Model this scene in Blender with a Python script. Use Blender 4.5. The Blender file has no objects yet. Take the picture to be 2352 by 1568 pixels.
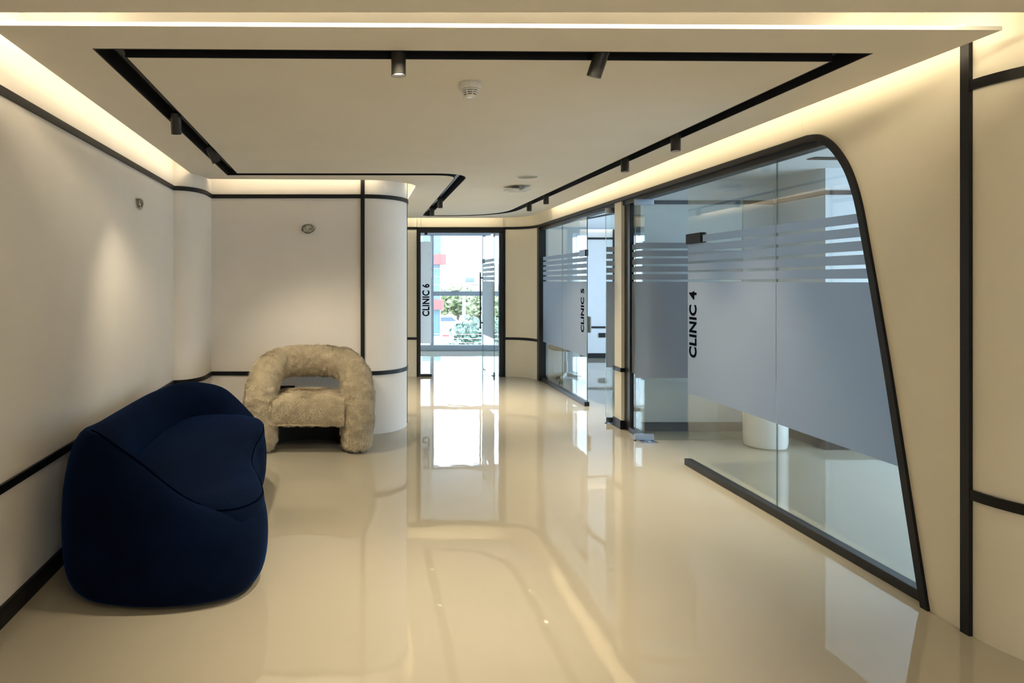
import bpy, bmesh, math, random
from mathutils import Vector, Matrix, noise
from mathutils.geometry import tessellate_polygon
random.seed(7)
PI = math.pi
S = bpy.context.scene
C = S.collection

# ------------------------------------------------------------------ camera
cam_d = bpy.data.cameras.new('camera')
cam = bpy.data.objects.new('camera', cam_d); C.objects.link(cam)
cam.location = (0, 0, 1.45)
cam.rotation_euler = (PI / 2, 0, 0)
cam_d.sensor_width = 36.0
cam_d.lens = 36.0 * 1500 / 2352
cam_d.shift_x = (1176 - 815) / 2352
cam_d.shift_y = -(784 - 645) / 2352
cam_d.clip_start = 0.05; cam_d.clip_end = 500
S.camera = cam

# ------------------------------------------------------------------ sky, sun, exposure
SKY = 6.2
world = bpy.data.worlds.new('sky'); S.world = world
world.use_nodes = True
bg = world.node_tree.nodes['Background']
bg.inputs['Color'].default_value = (0.62, 0.80, 1.0, 1)
bg.inputs['Strength'].default_value = SKY
sun_d = bpy.data.lights.new('sun', 'SUN'); sun_d.energy = 2.5; sun_d.angle = 0.01; sun_d.color = (1, 0.95, 0.86)
sun = bpy.data.objects.new('sun', sun_d); C.objects.link(sun)
sun.rotation_euler = (math.radians(50), 0, math.radians(-68))

def portal(name, loc, rot, sx, sy):
    d = bpy.data.lights.new(name, 'AREA'); d.shape = 'RECTANGLE'; d.size = sx; d.size_y = sy
    d.cycles.is_portal = True
    o = bpy.data.objects.new(name, d); C.objects.link(o); o.location = loc; o.rotation_euler = rot
portal('daylight_portal', (1.5, 13.75, 1.25), (-PI / 2, 0, 0), 5.2, 2.5)
portal('daylight_portal', (6.62, 4.03, 1.25), (0, PI / 2, 0), 2.4, 3.2)
portal('daylight_portal', (6.62, 8.85, 1.25), (0, PI / 2, 0), 2.4, 4.2)

portal('daylight_portal', (1.8, -3.22, 1.2), (PI / 2, 0, 0), 0.8, 1.8)

vs = S.view_settings
vs.view_transform = 'Standard'; vs.look = 'None'; vs.gamma = 1.0; vs.use_curve_mapping = False
vs.exposure = 0.46
S.cycles.max_bounces = 9
S.cycles.diffuse_bounces = 4
S.cycles.glossy_bounces = 4
S.cycles.adaptive_threshold = 0.04
S.cycles.transparent_max_bounces = 24
S.cycles.sample_clamp_indirect = 6.0
S.cycles.caustics_reflective = False
S.cycles.caustics_refractive = False

WARM = (1.0, 0.84, 0.58)
LED_E = 8.5          # emission of the led strips
SPOT_W = 118.0         # watts of a track spot

# ------------------------------------------------------------------ materials
MATS = {}
def nodes_of(name):
    m = bpy.data.materials.new(name); m.use_nodes = True
    MATS[name] = m
    return m, m.node_tree.nodes, m.node_tree.links, m.node_tree.nodes['Principled BSDF']

def pbr(name, col, rough=0.5, metal=0.0, spec=0.5, var=0.0, vscale=8.0, bump=0.0, bscale=60.0, sheen=0.0, bdist=0.01, detail=4.0):
    m, N, L, b = nodes_of(name)
    b.inputs['Roughness'].default_value = rough
    b.inputs['Metallic'].default_value = metal
    b.inputs['Specular IOR Level'].default_value = spec
    tc = N.new('ShaderNodeTexCoord')
    if var > 0:
        nz = N.new('ShaderNodeTexNoise'); nz.inputs['Scale'].default_value = vscale; nz.inputs['Detail'].default_value = detail
        L.new(tc.outputs['Object'], nz.inputs['Vector'])
        r = N.new('ShaderNodeValToRGB')
        r.color_ramp.elements[0].position = 0.3; r.color_ramp.elements[1].position = 0.7
        r.color_ramp.elements[0].color = (*[max(0, c * (1 - var)) for c in col], 1)
        r.color_ramp.elements[1].color = (*[min(1, c * (1 + var)) for c in col], 1)
        L.new(nz.outputs['Fac'], r.inputs['Fac']); L.new(r.outputs['Color'], b.inputs['Base Color'])
    else:
        b.inputs['Base Color'].default_value = (*col, 1)
    if bump > 0:
        n2 = N.new('ShaderNodeTexNoise'); n2.inputs['Scale'].default_value = bscale; n2.inputs['Detail'].default_value = 3
        L.new(tc.outputs['Object'], n2.inputs['Vector'])
        bp = N.new('ShaderNodeBump'); bp.inputs['Strength'].default_value = bump; bp.inputs['Distance'].default_value = bdist
        L.new(n2.outputs['Fac'], bp.inputs['Height']); L.new(bp.outputs['Normal'], b.inputs['Normal'])
    if sheen > 0:
        b.inputs['Sheen Weight'].default_value = sheen
        b.inputs['Sheen Roughness'].default_value = 0.4
    return m

def emit(name, col, strength):
    m, N, L, b = nodes_of(name)
    b.inputs['Base Color'].default_value = (*col, 1)
    b.inputs['Emission Color'].default_value = (*col, 1)
    b.inputs['Emission Strength'].default_value = strength
    return m

def glass_mat(name, tint, ior=1.5):
    m, N, L, b = nodes_of(name)
    N.remove(b)
    out = N['Material Output']
    t = N.new('ShaderNodeBsdfTransparent'); t.inputs['Color'].default_value = (*tint, 1)
    g = N.new('ShaderNodeBsdfGlossy'); g.inputs['Roughness'].default_value = 0.0; g.inputs['Color'].default_value = (1, 1, 1, 1)
    f = N.new('ShaderNodeFresnel')
    gm = N.new('ShaderNodeNewGeometry')
    mr = N.new('ShaderNodeMapRange'); mr.inputs['To Min'].default_value = ior; mr.inputs['To Max'].default_value = 1 / ior
    L.new(gm.outputs['Backfacing'], mr.inputs['Value']); L.new(mr.outputs['Result'], f.inputs['IOR'])
    mx = N.new('ShaderNodeMixShader')
    L.new(f.outputs['Fac'], mx.inputs['Fac']); L.new(t.outputs['BSDF'], mx.inputs[1]); L.new(g.outputs['BSDF'], mx.inputs[2])
    L.new(mx.outputs['Shader'], out.inputs['Surface'])
    return m

def film_mat(name, col, clear=0.06, through=0.5):
    m, N, L, b = nodes_of(name)
    N.remove(b)
    out = N['Material Output']
    d = N.new('ShaderNodeBsdfDiffuse'); d.inputs['Color'].default_value = (*col, 1)
    t = N.new('ShaderNodeBsdfTranslucent'); t.inputs['Color'].default_value = (*col, 1)
    tr = N.new('ShaderNodeBsdfTransparent')
    m1 = N.new('ShaderNodeMixShader'); m1.inputs['Fac'].default_value = through
    m2 = N.new('ShaderNodeMixShader'); m2.inputs['Fac'].default_value = clear
    L.new(d.outputs['BSDF'], m1.inputs[1]); L.new(t.outputs['BSDF'], m1.inputs[2])
    L.new(m1.outputs['Shader'], m2.inputs[1]); L.new(tr.outputs['BSDF'], m2.inputs[2])
    L.new(m2.outputs['Shader'], out.inputs['Surface'])
    return m

pbr('plaster', (0.83, 0.785, 0.73), 0.75, var=0.02, vscale=3, bump=0.05, bscale=250, spec=0.25)
pbr('cream_panel', (0.83, 0.775, 0.64), 0.45, var=0.015, vscale=2, spec=0.35)
pbr('ceiling_paint', (0.83, 0.785, 0.70), 0.8, var=0.015, vscale=3, bump=0.04, bscale=300, spec=0.2)
pbr('cove_paint', (0.85, 0.82, 0.76), 0.8, spec=0.2)
pbr('clinic_white', (0.74, 0.77, 0.80), 0.7, var=0.01, spec=0.25)
pbr('black_trim', (0.006, 0.006, 0.007), 0.45, spec=0.3, bump=0.03, bscale=90)
pbr('black_matte', (0.008, 0.008, 0.009), 0.6, spec=0.3)
pbr('black_frame', (0.012, 0.0125, 0.014), 0.38, spec=0.4)
pbr('spot_black', (0.018, 0.017, 0.015), 0.42, spec=0.5, bump=0.02, bscale=200)
pbr('steel', (0.42, 0.47, 0.53), 0.32, metal=1.0)
pbr('aluminium', (0.42, 0.48, 0.56), 0.45, metal=0.2)
pbr('white_plastic', (0.78, 0.77, 0.74), 0.35)
pbr('grey_plastic', (0.30, 0.29, 0.26), 0.5)
pbr('speaker_mesh', (0.36, 0.35, 0.30), 0.7, bump=0.4, bscale=900)
pbr('wire_grey', (0.34, 0.31, 0.24), 0.4)
pbr('wire_brown', (0.09, 0.045, 0.015), 0.4)
pbr('wire_green', (0.30, 0.30, 0.05), 0.4)
pbr('wire_black', (0.02, 0.02, 0.022), 0.4)
pbr('white_gloss', (0.82, 0.82, 0.80), 0.25)
pbr('letter_black', (0.004, 0.004, 0.008), 0.8, spec=0.0)
pbr('paper', (0.75, 0.78, 0.8), 0.7)
emit('led', WARM, LED_E)
emit('led_bright', WARM, LED_E * 6.0)
emit('spot_lens', (1.0, 0.86, 0.62), 6.0)
glass_mat('glass', (0.955, 0.985, 0.975))
glass_mat('clear_glass', (0.985, 0.995, 0.99))
pbr('glass_edge', (0.10, 0.20, 0.19), 0.15)
film_mat('frost_film', (0.49, 0.52, 0.56), 0.01, 0.70)
film_mat('white_film', (0.88, 0.89, 0.90), 0.02, 0.75)

# glossy poured floor
m, N, L, b = nodes_of('epoxy_floor')
tc = N.new('ShaderNodeTexCoord')
nz = N.new('ShaderNodeTexNoise'); nz.inputs['Scale'].default_value = 0.8; nz.inputs['Detail'].default_value = 5
L.new(tc.outputs['Object'], nz.inputs['Vector'])
r = N.new('ShaderNodeValToRGB')
r.color_ramp.elements[0].position = 0.3; r.color_ramp.elements[1].position = 0.75
r.color_ramp.elements[0].color = (0.385, 0.345, 0.265, 1); r.color_ramp.elements[1].color = (0.425, 0.38, 0.295, 1)
L.new(nz.outputs['Fac'], r.inputs['Fac']); L.new(r.outputs['Color'], b.inputs['Base Color'])
b.inputs['Roughness'].default_value = 0.025
b.inputs['IOR'].default_value = 1.6
n2 = N.new('ShaderNodeTexNoise'); n2.inputs['Scale'].default_value = 2.6; n2.inputs['Detail'].default_value = 3.5
L.new(tc.outputs['Object'], n2.inputs['Vector'])
bp = N.new('ShaderNodeBump'); bp.inputs['Strength'].default_value = 0.06; bp.inputs['Distance'].default_value = 0.02
L.new(n2.outputs['Fac'], bp.inputs['Height']); L.new(bp.outputs['Normal'], b.inputs['Normal'])

# navy velvet
m = pbr('navy_velvet', (0.0011, 0.0048, 0.019), 0.9, var=0.25, vscale=5, bump=0.15, bscale=400, spec=0.06, bdist=0.003)
b = m.node_tree.nodes['Principled BSDF']
b.inputs['Sheen Weight'].default_value = 0.45; b.inputs['Sheen Roughness'].default_value = 0.3
b.inputs['Sheen Tint'].default_value = (0.008, 0.07, 0.28, 1)
pbr('navy_seam', (0.0006, 0.002, 0.008), 0.9, spec=0.0)
pbr('plush', (0.46, 0.39, 0.27), 0.95, var=0.18, vscale=7, bump=0.5, bscale=140, spec=0.1, sheen=0.3, bdist=0.01)
pbr('plush_hair', (0.56, 0.48, 0.345), 0.9, var=0.24, vscale=16, spec=0.12)
pbr('dark_cloth', (0.03, 0.026, 0.02), 0.9)
# outdoors
pbr('asphalt', (0.36, 0.37, 0.39), 0.9, var=0.1, vscale=0.3)
pbr('pavement', (0.48, 0.47, 0.45), 0.9, var=0.08, vscale=0.5)
pbr('facade_white', (0.50, 0.49, 0.48), 0.8, var=0.03, vscale=0.6)
pbr('facade_pink', (0.46, 0.36, 0.33), 0.8)
pbr('facade_grey', (0.36, 0.39, 0.45), 0.8)
pbr('red_panel', (0.42, 0.09, 0.08), 0.5)
pbr('teal_glass', (0.12, 0.20, 0.22), 0.2)
pbr('window_blue', (0.13, 0.17, 0.26), 0.2)
pbr('leaf_olive', (0.13, 0.19, 0.14), 0.6, var=0.3, vscale=3)
pbr('leaf_green', (0.10, 0.20, 0.07), 0.6, var=0.3, vscale=3)
pbr('leaf_pale', (0.26, 0.30, 0.15), 0.6, var=0.3, vscale=3)
pbr('bark', (0.12, 0.09, 0.06), 0.9, var=0.3, vscale=6)
pbr('hill_soil', (0.42, 0.40, 0.36), 0.95, var=0.2, vscale=0.1)
pbr('post_white', (0.82, 0.82, 0.82), 0.5)
pbr('car_paint', (0.78, 0.78, 0.80), 0.2)
pbr('sign_red', (0.6, 0.05, 0.05), 0.5)
pbr('cable', (0.35, 0.28, 0.22), 0.6)

# ------------------------------------------------------------------ mesh helpers
WLOC = {}
class MB:
    def __init__(self):
        self.v = []; self.f = []
    def add(self, vs, fs):
        o = len(self.v)
        self.v += [tuple(p) for p in vs]; self.f += [tuple(i + o for i in q) for q in fs]
        return self
    def box(self, x0, x1, y0, y1, z0, z1):
        return self.add([(x0, y0, z0), (x1, y0, z0), (x1, y1, z0), (x0, y1, z0), (x0, y0, z1), (x1, y0, z1), (x1, y1, z1), (x0, y1, z1)],
                        [(0, 3, 2, 1), (4, 5, 6, 7), (0, 1, 5, 4), (1, 2, 6, 5), (2, 3, 7, 6), (3, 0, 4, 7)])
    def solid(self, loops, mapf, a0, a1):
        """flat polygon (outer loop, then holes) extruded from a0 to a1; mapf(u, v, a) -> point"""
        flat = [p for l in loops for p in l]
        n = len(flat)
        tris = tessellate_polygon([[Vector((p[0], p[1], 0)) for p in l] for l in loops])
        vs = [mapf(p[0], p[1], a0) for p in flat] + [mapf(p[0], p[1], a1) for p in flat]
        fs = [tuple(t) for t in tris] + [tuple(i + n for i in reversed(t)) for t in tris]
        o = 0
        for l in loops:
            k = len(l)
            for i in range(k):
                j = (i + 1) % k
                fs.append((o + i, o + j, o + j + n, o + i + n))
            o += k
        return self.add(vs, fs)
    def prism(self, loops, z0, z1):
        if not isinstance(loops[0][0], (tuple, list)): loops = [loops]
        return self.solid(loops, lambda u, v, a: (u, v, a), z0, z1)
    def strip(self, path, o0, o1, z0, z1, closed=False):
        """band following a plan path between two sideways offsets (positive = left of travel)"""
        A = offset(path, o0, closed); B = offset(path, o1, closed)
        n = len(path); vs = []
        for a, b in zip(A, B):
            vs += [(a[0], a[1], z0), (b[0], b[1], z0), (b[0], b[1], z1), (a[0], a[1], z1)]
        fs = []
        for i in range(n if closed else n - 1):
            j = (i + 1) % n
            for k in range(4):
                l = (k + 1) % 4
                fs.append((4 * i + k, 4 * i + l, 4 * j + l, 4 * j + k))
        if not closed:
            fs += [(0, 1, 2, 3), (4 * n - 1, 4 * n - 2, 4 * n - 3, 4 * n - 4)]
        return self.add(vs, fs)
    def tube(self, path, r, seg=8, closed=False, caps=True):
        P = [Vector(p) for p in path]; n = len(P)
        rad = r if isinstance(r, (list, tuple)) else [r] * n
        vs = []; u = None
        for i in range(n):
            t = (P[(i + 1) % n] - P[i - 1]) if closed else (P[min(i + 1, n - 1)] - P[max(i - 1, 0)])
            t.normalize()
            if u is None:
                ref = Vector((0, 0, 1)) if abs(t.z) < 0.9 else Vector((1, 0, 0))
                u = t.cross(ref).normalized()
            else:
                u = (u - t * u.dot(t)).normalized()
            w = t.cross(u)
            for k in range(seg):
                a = 2 * PI * k / seg
                vs.append(P[i] + (u * math.cos(a) + w * math.sin(a)) * rad[i])
        fs = []
        for i in range(n if closed else n - 1):
            j = (i + 1) % n
            for k in range(seg):
                l = (k + 1) % seg
                fs.append((i * seg + k, i * seg + l, j * seg + l, j * seg + k))
        if caps and not closed:
            fs += [tuple(range(seg))[::-1], tuple((n - 1) * seg + k for k in range(seg))]
        return self.add(vs, fs)
    def lathe(self, prof, c=(0, 0, 0), seg=32):
        """profile [(r, z)] turned about z through c"""
        n = len(prof); vs = []
        for r, z in prof:
            for k in range(seg):
                a = 2 * PI * k / seg
                vs.append((c[0] + r * math.cos(a), c[1] + r * math.sin(a), c[2] + z))
        fs = []
        for i in range(n - 1):
            for k in range(seg):
                l = (k + 1) % seg
                fs.append((i * seg + k, i * seg + l, (i + 1) * seg + l, (i + 1) * seg + k))
        fs += [tuple(range(seg))[::-1], tuple((n - 1) * seg + k for k in range(seg))]
        return self.add(vs, fs)
    def build(self, name, mat, parent=None, smooth=None, local=False, bevel=0.0, subsurf=0):
        v = self.v
        if parent is not None and not local:
            o = WLOC.get(parent.name, Vector((0, 0, 0)))
            v = [(p[0] - o[0], p[1] - o[1], p[2] - o[2]) for p in v]
        me = bpy.data.meshes.new(name); me.from_pydata(v, [], self.f); me.update()
        bm = bmesh.new(); bm.from_mesh(me); bmesh.ops.recalc_face_normals(bm, faces=bm.faces[:]); bm.to_mesh(me); bm.free()
        me.materials.append(MATS[mat])
        if smooth is not None:
            for p in me.polygons: p.use_smooth = True
            if smooth < 170: me.set_sharp_from_angle(angle=math.radians(smooth))
        ob = bpy.data.objects.new(name, me); C.objects.link(ob)
        if parent is not None:
            ob.parent = parent
            WLOC[ob.name] = WLOC.get(parent.name, Vector((0, 0, 0)))
        if bevel > 0:
            bv = ob.modifiers.new('bevel', 'BEVEL'); bv.width = bevel; bv.segments = 2; bv.limit_method = 'ANGLE'
        if subsurf:
            sm = ob.modifiers.new('subdivision', 'SUBSURF'); sm.levels = subsurf; sm.render_levels = subsurf
        return ob

def offset(path, d, closed=False):
    n = len(path); out = []
    for i in range(n):
        p = Vector(path[i][:2])
        a = Vector(path[i - 1][:2]) if (i > 0 or closed) else None
        b = Vector(path[(i + 1) % n][:2]) if (i < n - 1 or closed) else None
        ns = []
        if a is not None and (p - a).length > 1e-9: t = (p - a).normalized(); ns.append(Vector((-t.y, t.x)))
        if b is not None and (b - p).length > 1e-9: t = (b - p).normalized(); ns.append(Vector((-t.y, t.x)))
        nn = ns[0] if len(ns) == 1 else (ns[0] + ns[1]).normalized()
        k = 1.0 / max(0.35, nn.dot(ns[0]))
        q = p + nn * d * k
        out.append((q.x, q.y))
    return out

def arc(cx, cy, rx, ry, a0, a1, n=16):
    return [(cx + rx * math.cos(math.radians(a0 + (a1 - a0) * i / n)), cy + ry * math.sin(math.radians(a0 + (a1 - a0) * i / n))) for i in range(n + 1)]

def catmull(pts, n=8, closed=False):
    P = [Vector(p) for p in pts]; k = len(P); out = []
    for i in range(k if closed else k - 1):
        p0 = P[(i - 1) % k] if closed else P[max(i - 1, 0)]
        p1 = P[i]; p2 = P[(i + 1) % k]
        p3 = P[(i + 2) % k] if closed else P[min(i + 2, k - 1)]
        for j in range(n):
            t = j / n
            out.append(0.5 * ((2 * p1) + (p2 - p0) * t + (2 * p0 - 5 * p1 + 4 * p2 - p3) * t * t + (3 * p1 - p0 - 3 * p2 + p3) * t ** 3))
    if not closed: out.append(P[-1].copy())
    return out

def fillet(poly, radii, n=10):
    """closed polygon with rounded corners"""
    k = len(poly); out = []
    for i in range(k):
        p = Vector(poly[i]); a = Vector(poly[i - 1]); b = Vector(poly[(i + 1) % k]); r = radii[i]
        if r <= 0: out.append((p.x, p.y)); continue
        d1 = (a - p).normalized(); d2 = (b - p).normalized()
        s = p + d1 * r; e = p + d2 * r
        for j in range(n + 1):
            t = j / n
            q = s * (1 - t) ** 2 + p * 2 * t * (1 - t) + e * t * t
            out.append((q.x, q.y))
    return out

def tag(o, label, cat, group=None, kind=None):
    o['label'] = label; o['category'] = cat
    if group: o['group'] = group
    if kind: o['kind'] = kind
    return o

def thing(name, label, cat, loc=(0, 0, 0), group=None, kind=None):
    o = bpy.data.objects.new(name, None); C.objects.link(o); o.location = loc
    o.empty_display_size = 0.1
    WLOC[o.name] = Vector(loc)
    return tag(o, label, cat, group, kind)

def structure(mb, name, mat, label, cat, **k):
    return tag(mb.build(name, mat, **k), label, cat, kind='structure')

# right-hand wall runs slightly outwards: x of its face at depth y
def WX(y): return 2.459 + 0.0235 * y
def wallmap(u, v, a): return (WX(u) + a, u, v)

HC = 2.385      # underside of the dropped ceiling
TOP = 2.64      # underside of the slab above it
ZU, ZL, TH = 2.248, 0.578, 0.0185    # centre heights of the upper and lower trim bands, half height
# ------------------------------------------------------------------ floor and slab
structure(MB().box(-4.2, 6.7, -3.2, 13.9, -0.12, 0), 'floor', 'epoxy_floor', 'glossy poured cream floor running through the whole lounge and corridor', 'floor')
structure(MB().box(-4.2, 6.8, -3.2, 13.9, TOP, TOP + 0.12), 'ceiling', 'cove_paint', 'upper ceiling slab hidden above the dropped white ceiling panels', 'ceiling')

# ------------------------------------------------------------------ walls of the lounge and corridor
left_path = [(-1.34, -3.1), (-1.562, 5.64)]
structure(MB().strip(left_path, 0, 0.14, 0, TOP), 'wall_left', 'plaster', 'plain off-white plaster wall on the left behind the navy sofa', 'wall')
pillar_path = [(-1.562, 5.62)] + arc(-1.56, 5.95, 0.205, 0.33, -90, 0, 14) + [(-1.355, 6.19)]
structure(MB().prism(pillar_path + [(-1.56, 6.19)], 0, TOP), 'wall_pillar', 'plaster', 'rounded off-white corner pillar between left wall and armchair wall', 'pillar', smooth=40)
back_path = [(-1.37, 6.17), (0.08, 6.17)] + arc(0.08, 6.67, 0.45, 0.5, -90, 0, 20)[1:] + [(0.53, 9.9)]
structure(MB().strip(back_path, 0, 0.12, 0, TOP), 'wall_back', 'plaster', 'off-white wall behind the armchair that rounds into the corridor', 'wall', smooth=40)
structure(MB().box(0.50, 0.945, 9.9, 10.0, 0, TOP).box(0.94, 2.28, 9.9, 10.0, 2.25, TOP), 'wall_end', 'cream_panel', 'cream panelled end wall around the clinic 6 doorway', 'wall')
endcurve = [(2.275, 9.9)] + catmull([(2.295, 9.9), (2.42, 9.885), (2.55, 9.81), (2.64, 9.69), (2.683, 9.53)], 6)
endcurve = [(p[0], p[1]) for p in endcurve]
structure(MB().strip(endcurve, 0, 0.1, 0, TOP), 'wall_end_curve', 'cream_panel', 'cream curved wall between the clinic 6 doorway and clinic 5 glass', 'wall', smooth=40)

# right wall with the big swept opening
curve_o = [(2.867, 0.0), (2.965, 0.485), (3.062, 0.97), (3.149, 1.372), (3.215, 1.66), (3.252, 1.815), (3.291, 1.933), (3.348, 2.05), (3.43, 2.155), (3.505, 2.218), (3.572, 2.252), (3.66, 2.266)]
curve_o = [(p[0], p[1]) for p in catmull(curve_o, 5)]
HEAD = 2.262
poly = [(2.66, 0.0)] + curve_o + [(9.62, HEAD), (9.62, TOP), (2.66, TOP)]
structure(MB().solid([poly], wallmap, 0, 0.10), 'wall_right', 'cream_panel', 'cream panelled right wall with the large swept glass opening', 'wall')
# near end of the right wall curves away to the right
near_path = [(WX(2.66), 2.665)] + arc(WX(2.66) + 0.42, 2.66, 0.42, 0.42, 180, 270, 14)[1:] + [(6.7, 2.24)]
structure(MB().strip(near_path, 0, 0.10, 0, TOP), 'wall_right_curve', 'cream_panel', 'cream wall curving away to the right at the picture edge', 'wall', smooth=40)
# the room behind the camera
structure(MB().box(-1.5, 1.4, -3.2, -3.1, 0, TOP).box(2.2, 6.7, -3.2, -3.1, 0, TOP).box(1.4, 2.2, -3.2, -3.1, 0, 0.3).box(1.4, 2.2, -3.2, -3.1, 2.1, TOP), 'wall_front', 'plaster', 'off-white wall closing the lobby behind the viewer', 'wall')
structure(MB().box(6.6, 6.7, -3.2, 0.6, 0, TOP), 'wall_lobby_side', 'plaster', 'off-white side wall of the lobby far right', 'wall')

# clinic rooms
structure(MB().box(2.745, 4.05, 6.32, 6.44, 0, TOP).box(4.05, 6.6, 5.62, 6.44, 0, TOP), 'wall_clinic_partition', 'clinic_white', 'white partition wall with a step inside clinic 4', 'wall')
structure(MB().box(2.63, 6.7, 2.38, 2.46, 0, TOP), 'wall_clinic_near', 'clinic_white', 'white wall closing clinic 4 on the near side', 'wall')
structure(MB().box(3.25, 6.7, 12.3, 12.4, 0, TOP), 'wall_clinic_far', 'clinic_white', 'white far wall of clinic 5 seen past its open door', 'wall')
structure(MB().strip([(2.72, 9.72), (3.25, 9.75), (3.25, 13.7)], 0, -0.08, 0, TOP), 'wall_clinic_divider', 'clinic_white', 'white wall dividing clinic 5 from clinic 6', 'wall')
mb = MB()
mb.box(6.6, 6.7, 0.6, 13.9, 0, 0.08).box(6.6, 6.7, 0.6, 13.9, 2.42, TOP).box(6.6, 6.7, 0.6, 2.46, 0.08, 2.42).box(6.6, 6.7, 5.6, 6.8, 0.08, 2.42).box(6.6, 6.7, 10.9, 13.9, 0.08, 2.42)
structure(mb, 'wall_outer', 'clinic_white', 'outer wall of clinics 4 and 5 with wide window openings', 'wall')
structure(MB().box(-1.1, -1.0, 9.95, 13.7, 0, TOP).box(-1.1, 0.55, 9.95, 10.05, 0, TOP), 'wall_clinic_left', 'clinic_white', 'white left wall of clinic 6', 'wall')
structure(MB().box(2.66, 6.6, 2.46, 6.4, 2.42, 2.44), 'ceiling_clinic', 'clinic_white', 'white ceiling of clinic 4 behind the swept glass', 'ceiling')
structure(MB().box(2.75, 6.6, 6.44, 12.1, 2.42, 2.44), 'ceiling_clinic.001', 'clinic_white', 'white ceiling of clinic 5 stopping short of its far wall', 'ceiling')
structure(MB().box(-1.0, 3.25, 10.0, 13.6, 2.46, 2.48), 'ceiling_clinic.002', 'clinic_white', 'white ceiling of clinic 6 above the street window', 'ceiling')

# ------------------------------------------------------------------ dropped ceiling
groove = fillet([(-1.005, 2.682), (2.078, 2.735), (2.12, 9.37), (1.02, 9.36), (0.955, 5.735), (-1.075, 5.725)],
                [0, 0, 0.85, 0.10, 0.26, 0])
g_out = offset(groove, -0.05, True); g_in = offset(groove, 0.05, True)
panel = [(-1.342, 2.39), (2.414, 2.435), (2.432, 4.95), (2.523, 7.86)] + [(p[0], p[1]) for p in catmull([(2.545, 8.87), (2.535, 9.2), (2.45, 9.52), (2.2, 9.69)], 5)] + \
        [(0.60, 9.70), (0.605, 6.55)] + [(p[0], p[1]) for p in catmull([(0.595, 6.42), (0.54, 6.30), (0.424, 6.18), (0.28, 6.09), (0.08, 6.045)], 4)] + \
        [(-1.335, 5.99), (-1.40, 5.76), (-1.424, 5.68)]
structure(MB().prism([panel, g_out], HC, HC + 0.015), 'ceiling_panel', 'ceiling_paint', 'dropped white ceiling border outside the black track groove', 'ceiling')
structure(MB().prism(g_in, HC, HC + 0.015), 'ceiling_panel.001', 'ceiling_paint', 'dropped white ceiling field inside the black track groove', 'ceiling')
structure(MB().box(-1.6, 6.6, -3.1, 2.275, HC, HC + 0.02), 'ceiling_panel.002', 'ceiling_paint', 'dropped ceiling of the lobby along the top edge of the picture', 'ceiling')
track = thing('track_channel', 'black recessed lighting track looping around the white ceiling', 'light track', (0.5, 5, HC), kind='structure')
MB().prism([g_out, g_in], HC + 0.075, HC + 0.09).build('channel_top', 'black_matte', track)
MB().strip(groove, -0.053, -0.046, HC - 0.0006, HC + 0.09, True).build('channel_side', 'black_matte', track)
MB().strip(groove, 0.046, 0.053, HC - 0.0006, HC + 0.09, True).build('channel_side', 'black_matte', track)
MB().strip(groove, -0.017, 0.017, HC + 0.052, HC + 0.075, True).build('rail', 'spot_black', track)

# led strips lying in the coves
def led(path, label, h=0.034, z=HC + 0.050, w=0.005, mat='led'):
    t = thing('led_strip', label, 'led strip', (path[0][0], path[0][1], HC + 0.02), group='cove lighting around the dropped ceiling')
    MB().strip(path, -w - 0.006, w + 0.006, HC + (0.0201 if mat == 'led_bright' else 0.0152), z - h / 2).build('profile', 'aluminium', t)
    MB().strip(path, -w, w, z - h / 2, z + h / 2).build('strip', mat, t)
led([(-1.312, 2.5), (-1.385, 5.6)], 'warm led strip in the cove above the left wall')
led([(-1.40, 2.20), (2.15, 2.235)], 'warm led strip in the bright slot along the top of the picture', mat='led_bright')
led([(2.380, 2.55), (2.400, 4.95), (2.491, 7.86), (2.51, 8.8)], 'warm led strip in the cove above the swept glass wall')
led([(2.2, 9.665), (0.70, 9.67)], 'warm led strip in the cove above the clinic 6 door')
led([(-1.28, 5.945), (0.06, 6.005), (0.27, 6.06)], 'warm led strip in the cove above the armchair')
led([(0.64, 6.5), (0.64, 9.4)], 'warm led strip in the cove beside the rounded column')
led([(3.4, 12.0), (6.4, 12.0)], 'warm led strip in the cove of clinic 5', z=2.47)

# ------------------------------------------------------------------ trims
def band(path, z, name, label, side=-1, th=0.014, h=TH):
    return structure(MB().strip(path, 0, side * th, z - h, z + h), name, 'black_trim', label, 'wall trim', smooth=40)
lp = [(-1.34, -3.1), (-1.562, 5.62)]
band(lp, ZU, 'trim_1', 'upper black trim band along the left wall')
band(lp, ZL, 'trim_2', 'lower black trim band along the left wall behind the sofa')
structure(MB().strip(lp, 0, -0.016, 0, 0.085), 'baseboard_left', 'black_trim', 'black skirting along the left wall beside the sofa', 'baseboard')
pp = pillar_path[:-1] + [(-1.355, 6.16)]
band(pp[1:], ZU, 'trim_3', 'upper black trim band around the rounded corner pillar')
band(pp[1:], ZL, 'trim_4', 'lower black trim band around the rounded corner pillar')
structure(MB().strip(pp[1:], 0, -0.016, 0, 0.085), 'baseboard_pillar', 'black_trim', 'black skirting around the rounded corner pillar', 'baseboard', smooth=40)
bp1 = [(-1.355, 6.17), (0.055, 6.17)]
band(bp1, ZU, 'trim_5', 'upper black trim band on the wall behind the armchair')
band(bp1, ZL, 'trim_6', 'lower black trim band on the wall behind the armchair')
bp2 = [(0.093, 6.17)] + arc(0.08, 6.67, 0.45, 0.5, -88, 0, 20)
band(bp2, ZU, 'trim_7', 'upper black trim band around the rounded column')
band(bp2, ZL, 'trim_8', 'lower black trim band around the rounded column')
structure(MB().box(0.055, 0.093, 6.154, 6.17, 0, TOP), 'trim_9', 'black_trim', 'vertical black trim on the wall right of the armchair', 'wall trim')
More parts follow.
